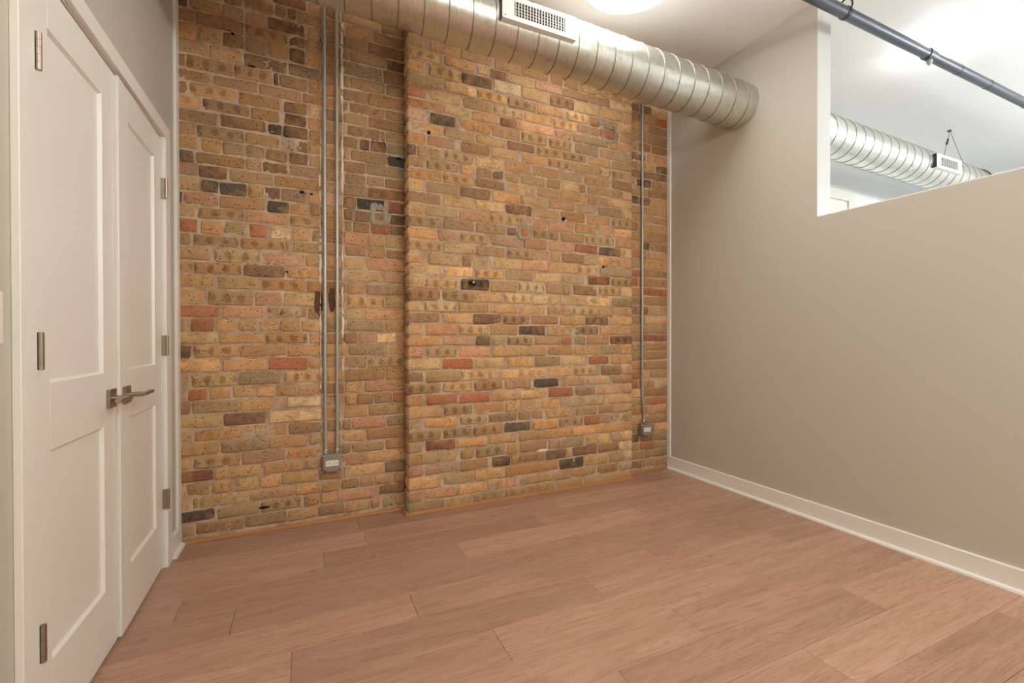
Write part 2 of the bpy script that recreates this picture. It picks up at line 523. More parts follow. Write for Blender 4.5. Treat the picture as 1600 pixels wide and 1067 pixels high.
# ================================================================== BRICK WALL
TONE = dict(y=(224, 178, 120), o=(214, 163, 108), p=(208, 156, 118), r=(188, 114, 82), d=(142, 106, 82), b=(180, 135, 95),
            k=(104, 88, 72), t=(188, 152, 106), Y=(232, 196, 144), R=(206, 120, 76), D=(160, 98, 74))
ROWS_L = """3055:-625,-410,o -400,-200,b -166,8,r 16,89,o 98,191,b 200,420,o 430,585,b
2981:-625,-414,o -397,-317,d -309,-163,o -155,-100,b -92,-45,d -37,89,y 98,216,o 225,379,o 387,585,b
2907:-625,-563,d -555,-416,o -408,-309,t -301,-199,o -191,-4,d 16,88,o 97,199,b 208,345,t 353,585,d
2833:-625,-538,b -527,-307,b -298,-94,os -84,-1,d 7,88,p 97,202,t 211,239,t 247,454,t 462,585,d
2759:-625,-528,o -511,-413,y -405,-308,b -298,-198,y -186,-92,y -80,-1,d 7,88,o 97,199,t 208,436,t 444,585,t
2671:-625,-475,o -466,-317,o -308,-96,d -88,87,t 96,199,b 208,239,t 247,449,t 460,585,t
2596:-625,-577,d -569,-360,os -352,-169,os -161,-140,d -132,10,b 20,87,o 96,198,b 207,344,p 352,585,b
2515:-625,-465,b -447,-242,p -234,-26,p -16,87,b 96,201,b 210,231,t 240,447,b 455,585,t
2450:-625,-567,b -559,-350,os -332,-130,o -110,7,b 15,87,y 96,203,b 212,344,t 352,585,b
2379:-625,-513,o -498,-286,bs -272,-135,o -106,5,d 13,86,o 95,219,t 228,418,p 426,447,t 455,585,o
2308:-625,-435,b -418,-204,b -196,-123,k -115,12,k 20,86,o 95,197,p 206,288,b 300,355,d 363,458,d 466,585,t
2236:-625,-535,o -524,-310,ts -301,-136,o -96,7,t 15,86,o 95,200,o 209,240,p 248,458,t 466,585,k
2162:-625,-527,o -505,-418,o -409,-310,t -301,-209,o -201,-97,t -84,12,b 20,85,o 94,202,b 211,331,p 339,585,t
2088:-625,-542,k -529,-311,o -301,-225,o -217,-94,d -86,85,p 94,207,b 216,332,t 341,444,p 452,585,b
2021:-625,-525,p -517,-392,d -377,-170,o -161,85,o 94,202,p 211,342,t 350,585,b
1946:-625,-521,o -508,-430,k -422,-298,k -291,-216,os -208,-133,d -125,5,b 13,85,o 94,201,p 210,276,b 284,446,k 470,585,r
1869:-625,-594,k -586,-435,p -424,-209,b -197,-90,k -82,17,o 25,84,b 93,201,o 210,360,b 371,474,b 482,585,d
1798:-625,-533,o -526,-312,ts -303,-103,p -83,84,os 93,206,o 215,252,t 260,354,b 365,474,r 482,585,d
1729:-625,-527,r -512,-414,o -403,-308,t -287,-198,r -183,-81,Y -69,17,o 32,84,t 93,201,b 210,341,p 349,443,o 451,585,t
1649:-625,-559,b -544,-340,ts -326,-114,ys -106,-76,t -68,83,t 92,206,b 215,335,b 343,447,o 455,585,b
1582:-625,-467,o -452,-236,ys -222,-4,p 3,83,o 92,200,o 209,325,y 333,585,p
1501:-625,-553,ts -541,-329,os -313,-112,d -97,83,o 92,211,b 220,432,t 440,585,p
1429:-625,-450,o -437,-230,y -218,-4,os 4,83,b 92,216,b 225,325,o 333,585,p
1353:-625,-496,t -477,-272,ts -261,-130,p -115,82,y 91,216,o 225,439,ys 450,585,y
1269:-625,-434,r -414,-216,p -200,0,bs 10,82,b 91,204,o 213,316,y 330,585,o
1198:-625,-588,b -557,-456,r -445,-354,o -344,-250,o -238,-144,o -136,-36,o -24,82,o 91,215,b 224,438,t 447,585,o
1124:-625,-434,y -428,-217,o -205,4,ts 17,81,p 90,198,b 207,279,b 293,386,p 395,585,Y
1055:-625,-560,k -545,-336,os -329,-106,o -99,81,o 90,225,o 234,440,t 448,585,o
981:-625,-428,y -415,-206,o -194,6,r 14,81,o 90,203,o 212,331,o 343,585,ts
905:-625,-573,t -558,-355,ys -337,-134,t -119,65,os 74,203,o 212,443,t 452,585,o
826:-625,-590,p -569,-486,R -475,-382,o -367,-266,o -258,-163,o -154,-55,o -43,65,b 74,203,b 212,311,o 325,585,p
754:-625,-563,b -553,-340,t -331,-115,y -103,80,Y 89,203,p 212,272,o 280,373,b 385,487,t 496,585,r
680:-625,-419,y -412,-210,d -190,80,Y 89,191,o 200,339,o 347,585,y
604:-625,-560,o -545,-320,o -311,-103,o -93,79,b 88,186,t 195,243,t 251,445,p 460,585,t
533:-625,-437,o -424,-205,t -196,2,o 15,79,t 88,185,p 194,327,o 338,585,b
458:-625,-565,o -550,-339,ts -325,-111,p -104,79,o 88,185,b 194,242,t 250,436,t 448,585,o
386:-625,-464,D -453,-235,o -223,-10,o -2,58,o 67,180,b 189,320,b 328,585,o
315:-625,-587,o -578,-476,t -469,-367,o -353,-251,y -242,-139,o -132,57,o 66,190,b 199,217,t 225,435,o 444,585,d
241:-625,-568,o -553,-530,o -523,-296,y -284,-75,p -60,68,y 77,179,t 188,286,t 294,376,b 384,476,o 497,585,b
173:-625,-454,k -446,-245,t -236,-35,ts -15,67,p 76,157,o 166,383,p 406,585,d
103:-625,-546,t -539,-322,b -315,-110,t -100,51,t 60,206,b 215,353,o 361,406,o 426,497,t 506,585,t"""
ROWS_P = """3100:566,666,b 677,777,t 788,888,b 899,1099,o 1110,1310,t 1321,1521,t 1532,1732,o 1743,1943,t 1954,2054,b 2065,2165,o 2176,2289,y
3026:566,666,b 677,877,b 888,988,b 999,1099,o 1110,1310,t 1321,1421,b 1432,1632,t 1643,1843,o 1854,2054,b 2065,2265,y
2952:566,677,y 708,904,o 912,1114,y 1144,1333,p 1349,1552,b 1569,1669,b 1689,1803,t 1817,1964,y 1979,2188,y 2203,2289,o
2878:566,773,ys 805,1002,o 1020,1106,y 1114,1230,d 1236,1436,y 1446,1662,p 1668,1890,p 1897,2078,b 2086,2289,y
2809:566,676,y 697,910,ys 918,1126,d 1135,1336,Y 1346,1552,y 1566,1760,bs 1767,1979,y 1987,2196,o 2203,2289,o
2724:566,786,y 805,1011,y 1025,1233,ys 1239,1452,ts 1462,1668,o 1696,1883,ys 1897,1983,b 2002,2148,b 2168,2289,y
2647:566,681,r 705,908,y 925,1120,b 1138,1349,ys 1361,1579,o 1593,1788,ys 1796,1979,b 1991,2156,r 2172,2289,o
2573:566,788,b 799,978,y 986,1180,p 1186,1298,d 1304,1593,p 1606,1738,p 1760,2063,t 2072,2147,o 2156,2289,o
2507:566,675,p 707,871,k 904,1114,o 1122,1329,p 1342,1538,os 1559,1738,os 1774,1972,t 1994,2109,p 2117,2289,t
2427:566,792,o 800,1002,t 1013,1214,y 1238,1439,d 1465,1661,ts 1668,1868,ts 1883,2078,o 2102,2289,b
2360:566,675,o 691,865,p 910,1107,b 1125,1320,o 1342,1538,o 1552,1760,os 1774,1972,t 1987,2086,ys 2102,2196,ts 2204,2289,o
2286:566,620,k 628,771,t 804,990,os 1007,1210,y 1223,1406,o 1426,1634,o 1654,1831,t 1853,2078,o 2094,2289,b
2209:566,664,b 683,887,ts 909,990,o 1013,1119,t 1131,1204,d 1223,1316,o 1339,1518,t 1545,1647,o 1661,1800,y 1808,1861,r 1883,2188,o 2196,2289,o
2142:566,782,o 793,995,ys 1007,1210,b 1222,1439,y 1465,1627,t 1654,1817,y 1826,1874,o 1883,2063,p 2078,2289,y
2073:566,666,y 677,881,t 901,1110,b 1128,1332,y 1348,1538,y 1552,1767,p 1781,1957,p 1979,2188,b 2200,2289,y
1997:566,773,b 792,989,y 1006,1213,y 1225,1419,d 1425,1644,y 1651,1853,b 1875,2078,o 2102,2289,ts
1922:566,669,y 679,886,y 895,1106,p 1114,1316,os 1329,1538,p 1551,1752,p 1770,1953,y 1983,2102,p 2113,2289,o
1847:566,776,ts 792,992,b 1012,1219,t 1231,1303,d 1329,1419,R 1428,1633,ts 1657,1853,o 1868,2117,ys 2133,2289,p
1775:566,747,o 755,889,p 903,1097,os 1115,1328,p 1360,1538,b 1555,1752,p 1767,1961,D 1983,2180,k 2188,2289,y
1700:566,772,ts 792,1000,y 1009,1212,b 1237,1432,ts 1441,1558,p 1565,1647,y 1661,1836,b 1844,1957,y 1968,2071,o 2079,2289,p
1626:566,665,y 697,891,t 917,977,b 985,1124,y 1136,1341,y 1351,1544,p 1551,1795,y 1802,1972,ys 1991,2289,t
1548:566,764,y 791,988,y 1006,1209,os 1222,1425,t 1445,1647,y 1664,1846,y 1883,2079,D 2098,2289,ts
1477:566,660,y 675,880,ys 905,1100,ks 1112,1309,y 1322,1517,ys 1531,1661,p 1668,1724,t 1759,1957,d 1979,2176,ys 2192,2289,y
1396:566,766,bs 785,991,os 1002,1197,y 1212,1412,ys 1428,1626,y 1647,1864,y 1875,2079,Y 2098,2289,t
1319:566,662,y 672,874,ys 893,1094,y 1112,1309,o 1325,1524,y 1544,1731,o 1759,1972,ys 1983,2110,o 2117,2289,o
1251:566,761,b 777,976,y 991,1190,d 1206,1402,bs 1421,1626,p 1647,1853,o 1864,2063,ds 2086,2289,y
1180:566,661,o 680,876,p 893,1093,ys 1111,1309,t 1325,1524,k 1541,1741,o 1777,1972,bs 1991,2289,o
1104:566,776,o 790,996,p 1011,1111,k 1119,1215,t 1233,1424,ts 1444,1647,o 1661,1738,r 1766,1860,t 1871,2071,b 2086,2289,ds
1036:566,661,p 680,876,ts 896,1105,p 1126,1315,y 1334,1530,y 1551,1752,o 1770,1972,o 1994,2173,t 2181,2289,o
961:566,771,y 787,987,R 1007,1205,Y 1236,1424,y 1444,1647,t 1667,1860,y 1890,2067,r 2086,2289,y
886:566,661,b 679,884,t 907,1102,ys 1120,1321,y 1331,1537,y 1551,1752,y 1766,1957,ys 2002,2181,b 2189,2289,Y
809:566,768,ts 784,981,ys 998,1193,ts 1217,1411,p 1437,1633,k 1660,1846,o 1875,2079,y 2110,2289,b
739:566,658,p 681,881,r 901,1105,r 1123,1321,y 1334,1537,y 1554,1752,r 1773,1949,p 1968,2177,p 2189,2289,y
665:566,775,o 789,981,ts 998,1205,o 1220,1330,y 1337,1490,y 1497,1643,o 1650,1831,t 1853,2033,y 2071,2289,y
588:566,642,o 668,873,o 900,1083,ts 1098,1300,b 1315,1409,o 1417,1503,b 1530,1730,o 1780,1957,t 1983,2118,b 2126,2289,o
520:566,769,ts 789,973,ts 991,1193,ts 1209,1405,k 1425,1619,o 1639,1838,ts 1853,1987,r 1995,2079,p 2094,2289,t
445:566,652,o 671,870,D 878,1087,o 1105,1304,o 1323,1523,t 1530,1738,o 1752,1957,o 1964,2289,o
376:566,765,y 788,872,y 903,991,o 1008,1216,ts 1227,1304,o 1330,1537,b 1550,1646,p 1660,1838,t 1868,1957,o 1972,2079,y 2094,2171,t 2179,2289,Y
298:566,654,p 673,879,p 900,1094,t 1119,1254,k 1263,1314,t 1323,1516,t 1530,1695,k 1704,1743,o 1752,1957,d 1979,2161,b 2169,2289,Y
225:566,768,o 791,995,t 1003,1216,y 1223,1625,o 1639,1846,k 1853,2056,y 2071,2205,t 2213,2289,Y
144:566,651,p 660,872,p 893,1083,o 1090,1303,p 1330,1591,t 1598,1737,o 1745,1949,t 1968,2149,b 2165,2289,Y
73:566,771,t 778,968,t 990,1201,t 1216,1598,t 1618,1838,t 1853,2289,t"""
brng = random.Random(5)


def tone(code, soot_shade=1.0):
    c = [v * soot_shade for v in TONE[code[0]]]
    lum = 0.35 * c[0] + 0.5 * c[1] + 0.15 * c[2]
    c = [v + (lum - v) * 0.13 for v in c]
    j = brng.gauss(0, 0.055)
    h = brng.gauss(0, 0.025)
    c = [min(250, max(20, c[0] * (1 + j + h))), min(250, max(18, c[1] * (1 + j))), min(250, max(14, c[2] * (1 + j - h)))]
    col = srgb(*c)
    return (col[0], col[1], col[2], 0.9 if 's' in code else (0.35 if brng.random() < 0.25 else 0.0))


def brick_geo(x0, x1, z0, z1, yf, depth, code):
    """worn brick: 4x4 front lattice and sides going back into the mortar"""
    J = lambda s: brng.gauss(0, s)
    rx, rz = min(0.008, (x1 - x0) * 0.3), min(0.008, (z1 - z0) * 0.3)
    xs = [x0, x0 + rx, x1 - rx, x1]
    zs = [z0, z0 + rz, z1 - rz, z1]
    proud = J(0.0014)
    tl, tr = J(0.0018), J(0.0018)
    vs, rim, uv = [], [], []
    n = max(1, round((x1 - x0) / 0.068))
    ph = brng.random()
    for j, z in enumerate(zs):
        for i, x in enumerate(xs):
            edge = i in (0, 3) or j in (0, 3)
            corner = i in (0, 3) and j in (0, 3)
            dx = dz = 0.0
            y = yf - 0.0022 - proud + J(0.0006)
            if edge:
                y = yf + 0.0004 - proud * 0.6 + abs(J(0.0010))
                dx, dz = J(0.0018), J(0.0018)
            if corner:
                wear = abs(J(0.0032)) + 0.0004
                dx += wear if i == 0 else -wear
                dz += wear if j == 0 else -wear
                y += wear * 0.5
            dz += tl if i < 2 else tr
            vs.append((x + dx, y, z + dz))
            rim.append(1.0 if edge else 0.0)
            t = (x - x0) / (x1 - x0)
            uv.append((t * n + ph * 0.3, (z - z0) / (z1 - z0)))
    ring = [0, 1, 2, 3, 7, 11, 15, 14, 13, 12, 8, 4]
    for q in ring:
        a = vs[q]
        vs.append((a[0], yf + depth, a[2])); rim.append(1.0); uv.append(uv[q])
    fs = [(j * 4 + i, j * 4 + i + 1, j * 4 + i + 5, j * 4 + i + 4) for j in range(3) for i in range(3)]
    for k in range(12):
        a, b = ring[k], ring[(k + 1) % 12]
        fs.append((b, a, 16 + k, 16 + (k + 1) % 12))
    # sooty stain with an upright edge, plus dim light painted into upper left bricks
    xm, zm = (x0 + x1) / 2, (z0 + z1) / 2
    soot_shade = 1.0
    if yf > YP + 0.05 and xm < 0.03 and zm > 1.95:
        soot_shade = 0.84 if xm > -0.25 else 0.90
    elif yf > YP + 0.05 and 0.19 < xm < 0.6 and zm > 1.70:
        soot_shade = 0.88
    return vs, fs, rim, uv, tone(code, soot_shade)


def brick_mesh(name, geos, origin=(0, 0, 0)):
    V, FA, RM, UV, TI = [], [], [], [], []
    for vs, fs, rim, uv, ti in geos:
        k = len(V)
        V += [(a - origin[0], b - origin[1], c - origin[2]) for a, b, c in vs]
        FA += [tuple(i + k for i in f) for f in fs]
        RM += rim; UV += uv; TI += [ti] * len(vs)
    me = bpy.data.meshes.new(name)
    me.from_pydata(V, [], FA)
    me.polygons.foreach_set('use_smooth', [True] * len(FA))
    at = me.attributes.new('tint', 'FLOAT_COLOR', 'POINT')
    at.data.foreach_set('color', [c for t in TI for c in t])
    at = me.attributes.new('rim', 'FLOAT', 'POINT')
    at.data.foreach_set('value', RM)
    ul = me.uv_layers.new(name='brick')
    li = [0] * len(me.loops)
    me.loops.foreach_get('vertex_index', li)
    ul.data.foreach_set('uv', [c for i in li for c in UV[i]])
    me.materials.append(MT['brick'])
    me.update()
    return me


def lay(parent, rows, zend, yf, depth, xmin=None, xmax=None):
    """rows of 'z_top:x0,x1,code ...' in mm; the 300 bricks that show most are parts of their own"""
    lines = rows.strip().split('\n')
    tops = [int(l.split(':')[0]) / 1000 for l in lines] + [zend]
    allb = []
    for k, l in enumerate(lines):
        zt, zb = tops[k], tops[k + 1]
        zt = min(zt, ZC - 0.002)
        toks = l.split(':')[1].split()
        for i, t in enumerate(toks):
            a, b, c = t.split(',')
            a, b = int(a) / 1000, int(b) / 1000
            jt = 0.0042 + abs(brng.gauss(0, 0.0013))
            if zt - zb < 0.03:
                continue
            dd = 0.095 if depth > 0.03 and i in (0, len(toks) - 1) else 0.02
            hidden = zt > 2.86
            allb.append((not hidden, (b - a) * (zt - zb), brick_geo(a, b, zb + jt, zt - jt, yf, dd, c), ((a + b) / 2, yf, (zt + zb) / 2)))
    order = sorted(range(len(allb)), key=lambda i: (allb[i][0], allb[i][1]), reverse=True)
    keep = set(order[:300])
    rest = []
    for i, (h, ar, geo, cen) in enumerate(allb):
        if i in keep:
            o = bpy.data.objects.new('brick', brick_mesh('brick', [geo], cen))
            COL.objects.link(o)
            o.parent = parent
            o.location = cen
        else:
            rest.append(geo)
    if rest:
        o = bpy.data.objects.new('small_bricks', brick_mesh('small_bricks', rest))
        COL.objects.link(o)
        o.parent = parent
        o['kind'] = 'stuff'


def mortar_bed(name, x0, x1, z0, z1, yf, yback, step=0.011, sides=()):
    """lumpy mortar face a few mm behind the brick faces, on a solid core"""
    r = random.Random(len(name) * 7)
    nx, nz = int((x1 - x0) / step), int((z1 - z0) / step)
    low = {}

    def lump(i, j):
        s = 6
        a, b = i // s, j // s
        fx, fz = (i % s) / s, (j % s) / s
        g = lambda p, q: low.setdefault((p, q), r.gauss(0, 0.0016))
        return (g(a, b) * (1 - fx) + g(a + 1, b) * fx) * (1 - fz) + (g(a, b + 1) * (1 - fx) + g(a + 1, b + 1) * fx) * fz
    vs = [(x0 + (x1 - x0) * i / nx, yf + 0.0026 + lump(i, j) + r.gauss(0, 0.0013), z0 + (z1 - z0) * j / nz) for j in range(nz + 1) for i in range(nx + 1)]
    fs = [(j * (nx + 1) + i, j * (nx + 1) + i + 1, (j + 1) * (nx + 1) + i + 1, (j + 1) * (nx + 1) + i) for j in range(nz) for i in range(nx)]
    m = MB().add(vs, fs, True)
    m.box(x0, x1, yf + 0.009, yback, z0, z1)
    return m.build(name, 'mortar')


wbl = mortar_bed('wall_back_left', -0.66, 0.60, 0.0, ZC, YB, 3.05)
tag(wbl, 'old yellow and brown brick wall to the left of the brick pilaster', 'brick wall', 'structure')
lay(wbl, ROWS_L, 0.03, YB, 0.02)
wpl = mortar_bed('wall_pilaster', 0.575, 2.281, 0.0, ZC, YP, YB + 0.02)
tag(wpl, 'broad projecting brick pilaster in the middle of the back wall', 'brick pilaster', 'structure')
lay(wpl, ROWS_P, 0.0, YP, 0.095)
wbr = mortar_bed('wall_back_right', 2.25, 2.79, 0.0, ZC, YB, 3.05)
tag(wbr, 'narrow recessed strip of brick wall in the right-hand corner', 'brick wall', 'structure')
# right bay: courses run on from the left bay
zt = [int(l.split(':')[0]) for l in ROWS_L.strip().split('\n')]
CODES_R = 'bo dbo boR ob tb tRb db tok bd okb tb kdo bo ob bto tb odb bo to rb rtb or tb bt to ot br ob tb ob rot bto ob tr bo ob tbo krb tro tb'.split()
rows = []
for k, z in enumerate(zt):
    cs = CODES_R[k % len(CODES_R)]
    x = 2.26
    n = len(cs)
    cut = [2.262] + sorted(2.28 + (i + 1) * 0.47 / n + brng.uniform(-0.035, 0.035) for i in range(n - 1)) + [2.752]
    rows.append('%d:' % z + ' '.join('%d,%d,%s' % (cut[i] * 1000 + 5, cut[i + 1] * 1000 - 5, cs[i]) for i in range(n)))
lay(wbr, '\n'.join(rows), 0.03, YB, 0.02)


def blob(cx, cz, yf, rx, rz, name, mat, parent, inner=None, seed=1, n=30, h=0.005, square=0.0, gap=None):
    """irregular patch (or ring, when inner is given) of hardened mortar standing proud of the bricks"""
    r = random.Random(seed)
    w0 = [r.uniform(0.76, 1.18) for _ in range(n)]
    w0 = [(w0[i] + w0[(i + 1) % n]) / 2 for i in range(n)]
    w1 = [r.uniform(0.92, 1.08) for _ in range(n)]
    m = MB()

    def pt(k, f, y):
        a = 2 * math.pi * k / n
        c, s = math.cos(a), math.sin(a)
        q = max(abs(c), abs(s))
        e = (1 - square) + square / q
        return (cx + rx * f * c * e, y, cz + rz * f * s * e)
    rings = []
    fin = inner if inner else 0.0
    for f, y in ((1.0, yf + 0.004), (0.93, yf - h), (fin + (1 - fin) * 0.35 if inner else 0.5, yf - h - 0.001), (fin if inner else 0.02, yf - h * (0.2 if inner else 1))):
        row = []
        for k in range(n):
            wv = w0[k] if f > 0.8 else w1[k] * 0.8 + w0[k] * 0.2
            row.append(pt(k, f * wv, y + r.gauss(0, 0.0006)))
        rings.append(row)
    vs = [p for row in rings for p in row]
    fs = []
    for i in range(3):
        for k in range(n):
            if gap and gap[0] <= k < gap[1]:
                continue
            fs.append((i * n + k, i * n + (k + 1) % n, (i + 1) * n + (k + 1) % n, (i + 1) * n + k))
    return m.add(vs, fs, True).build(name, mat, parent)


blob(0.415, 1.852, YB, 0.062, 0.075, 'cement_patch', 'cement', wbl, 0.42, 3, square=0.55)
blob(0.262, 1.835, YB, 0.011, 0.045, 'cement_patch', 'cement', wbl, None, 5, square=0.6)
blob(1.362, 1.816, YP, 0.053, 0.062, 'cement_patch', 'cement', wpl, 0.52, 7, square=0.5)
blob(2.075, 2.635, YP, 0.080, 0.088, 'cement_patch', 'cement', wpl, 0.68, 9, square=0.45, gap=(5, 10))
blob(1.998, 2.705, YP, 0.026, 0.034, 'cement_patch', 'cement', wpl, None, 10)
blob(1.706, 1.062, YP, 0.040, 0.042, 'cement_patch', 'cement', wpl, 0.80, 11, h=0.003)
blob(1.93, 1.364, YP, 0.026, 0.018, 'cement_patch', 'cement', wpl, None, 12, h=0.003)
blob(2.588, 1.81, YB, 0.030, 0.046, 'cement_patch', 'cement', wbr, 0.62, 13, square=0.8, h=0.003)
blob(1.50, 0.30, YP, 0.05, 0.012, 'cement_patch', 'plaster', wpl, None, 14, h=0.003)
for x, z, y, r1, r2, s, par in ((0.984, 1.444, YP, 0.034, 0.020, 21, wpl), (-0.307, 2.268, YB, 0.011, 0.011, 22, wbl), (-0.36, 2.752, YB, 0.010, 0.008, 23, wbl),
                                (0.03, 1.93, YB, 0.009, 0.006, 24, wbl), (-0.22, 0.135, YB, 0.03, 0.008, 25, wbl), (-0.27, 2.60, YB, 0.020, 0.004, 26, wbl),
                                (-0.02, 1.935, YB, 0.013, 0.010, 27, wbl), (-0.10, 1.47, YB, 0.009, 0.006, 28, wbl), (0.535, 2.22, YB, 0.018, 0.010, 29, wbl),
                                (1.675, 1.94, YP, 0.016, 0.016, 30, wpl), (2.02, 1.62, YP, 0.012, 0.012, 31, wpl), (0.70, 2.37, YP, 0.012, 0.012, 32, wpl)):
    blob(x, z, y - 0.003, r1, r2, 'cavity', 'soot_shade', par, None, s, n=14, h=0.0012)  # near-black blobs on the face stand in for shade inside small holes
blob(0.992, 1.452, YP - 0.003, 0.010, 0.006, 'plaster_lump', 'plaster', wpl, None, 41, n=10, h=0.006)
blob(1.69, 1.928, YP - 0.003, 0.012, 0.006, 'plaster_lump', 'plaster', wpl, None, 42, n=10, h=0.005)
blob(0.066, 1.30, YB - 0.003, 0.024, 0.085, 'glue_stain', 'glue', wbl, None, 51, n=26, h=0.001)
blob(0.136, 1.315, YB - 0.003, 0.020, 0.075, 'glue_stain', 'glue', wbl, None, 52, n=26, h=0.001)


def ridge(x, z0, z1, wd, seed, parent):
    """thin broken line of old plaster left along the edges of the pipe chase"""
    r = random.Random(seed)
    n = int((z1 - z0) / 0.018)
    vs, fs = [], []
    ws = 0.5
    for i in range(n + 1):
        ws = min(1.3, max(0.15, ws + r.gauss(0, 0.28)))
        dx = r.gauss(0, 0.0015)
        z = z0 + (z1 - z0) * i / n
        hw = wd * ws
        vs += [(x + dx - hw, YB + 0.003, z), (x + dx - hw * 0.5, YB - 0.0095, z), (x + dx + hw * 0.6, YB - 0.0090, z), (x + dx + hw, YB + 0.003, z)]
    for i in range(n):
        if r.random() < 0.10:
            continue
        for k in range(3):
            fs.append((i * 4 + k, i * 4 + k + 1, i * 4 + 5 + k, i * 4 + 4 + k))
    MB().add(vs, fs, True).build('plaster_ridge', 'plaster', parent)


ridge(0.198, 0.80, 2.99, 0.0085, 61, wbl)
ridge(0.076, 0.79, 2.05, 0.0075, 62, wbl)
ridge(0.079, 2.05, 2.97, 0.0025, 63, wbl)

# ---- strips of bare pine along the foot of the brickwork
PH = 0.017
for k, (x0, x1, y0, y1, lab) in enumerate((
        (-0.596, 0.546, YB - 0.020, YB - 0.001, 'bare pine strip at the foot of the left brick bay'),
        (0.546, 0.563, YP - 0.020, YB - 0.001, 'short pine strip returning beside the left edge of the pilaster'),
        (0.563, 2.309, YP - 0.020, YP - 0.001, 'long bare pine strip at the foot of the pilaster'),
        (2.292, 2.309, YP - 0.001, YB - 0.021, 'short pine strip returning beside the right edge of the pilaster'),
        (2.292, 2.722, YB - 0.020, YB - 0.001, 'bare pine strip at the foot of the right-hand brick recess'))):
    o = MB().box(x0, x1, y0, y1, 0.0005, PH).build('baseboard_back' if k == 0 else 'baseboard_back_%d' % (k + 1), 'pine', None, 0.002)
    tag(o, lab, 'baseboard', 'structure')

# ---- white baseboards and corner trims
b = MB().prism([(XR, 0.0005), (XR - 0.015, 0.0005), (XR - 0.015, 0.101), (XR - 0.012, 0.105), (XR, 0.105)], 1, YREAR, YB - 0.003).build('baseboard_right', 'white')
tag(b, 'white painted baseboard along the foot of the greige right wall', 'baseboard', 'structure')
q = [(XR - 0.015, 0.0005), (XR - 0.033, 0.0005), (XR - 0.033, 0.008), (XR - 0.030, 0.015), (XR - 0.024, 0.0185), (XR - 0.015, 0.0195)]
MB().prism(q, 1, YREAR, YB - 0.022).build('shoe_moulding', 'white', b)
o = MB().box(XR - 0.014, XR, YB - 0.036, YB - 0.001, 0.106, ZC - 0.001).build('trim_3', 'white', None, 0.0015)
tag(o, 'narrow white corner strip between right wall and brick', 'trim', 'structure')
o = MB().box(XW, XW + 0.014, YB - 0.055, YB - 0.001, 0.106, ZC - 0.001).build('trim_4', 'white', None, 0.0015)
tag(o, 'narrow white corner strip between left wall and brick', 'trim', 'structure')
b = MB().prism([(XW, 0.0005), (XW + 0.015, 0.0005), (XW + 0.015, 0.101), (XW + 0.012, 0.105), (XW, 0.105)], 1, 2.692, YB - 0.003).build('baseboard_left', 'white')
tag(b, 'short white baseboard between closet casing and brick', 'baseboard', 'structure')
q = [(-q2[0] + XR + XW, q2[1]) for q2 in q]
MB().prism(q, 1, 2.697, YB - 0.022).build('shoe_moulding', 'white', b)

# ---- closet door casing
cs = empty('trim_5', (XW, (DY0 + DY1) / 2, 0))
tag(cs, 'white painted casing around the closet double doors', 'door casing', 'structure')
cyc = (DY0 + DY1) / 2
CW = 0.077


def L(y):
    return y - cyc


MB().box(0, 0.017, L(DY0) - CW + 0.006, L(DY0) - 0.002, 0.0005, DZ + 0.004).build('casing_leg', 'white', cs, 0.002)
MB().box(0, 0.017, L(DY1) + 0.002, L(DY1) + CW, 0.0005, DZ + 0.004).build('casing_leg', 'white', cs, 0.002)
MB().box(0, 0.017, L(DY0) - CW + 0.006, L(DY1) + CW, DZ + 0.005, DZ + 0.064).build('casing_head', 'white', cs, 0.002)
MB().box(-0.119, 0.0, L(DY0) - 0.017, L(DY0), 0.0005, DZ).build('jamb', 'white', cs)
MB().box(-0.119, 0.0, L(DY1), L(DY1) + 0.017, 0.0005, DZ).build('jamb', 'white', cs)
MB().box(-0.119, 0.0, L(DY0) - 0.017, L(DY1) + 0.017, DZ, DZ + 0.017).build('jamb', 'white', cs)
MB().box(-0.060, -0.042, L(DY0) + 0.001, L(DY1) - 0.001, DZ - 0.025, DZ - 0.001).build('door_stop', 'white', cs)

# ---- the two closet doors; local frame: hinge axis at origin, leaf along +s (towards the meeting stile), x into the room
XD = -0.003     # leaf face behind the wall face
WLEAF, T = 0.556, 0.035


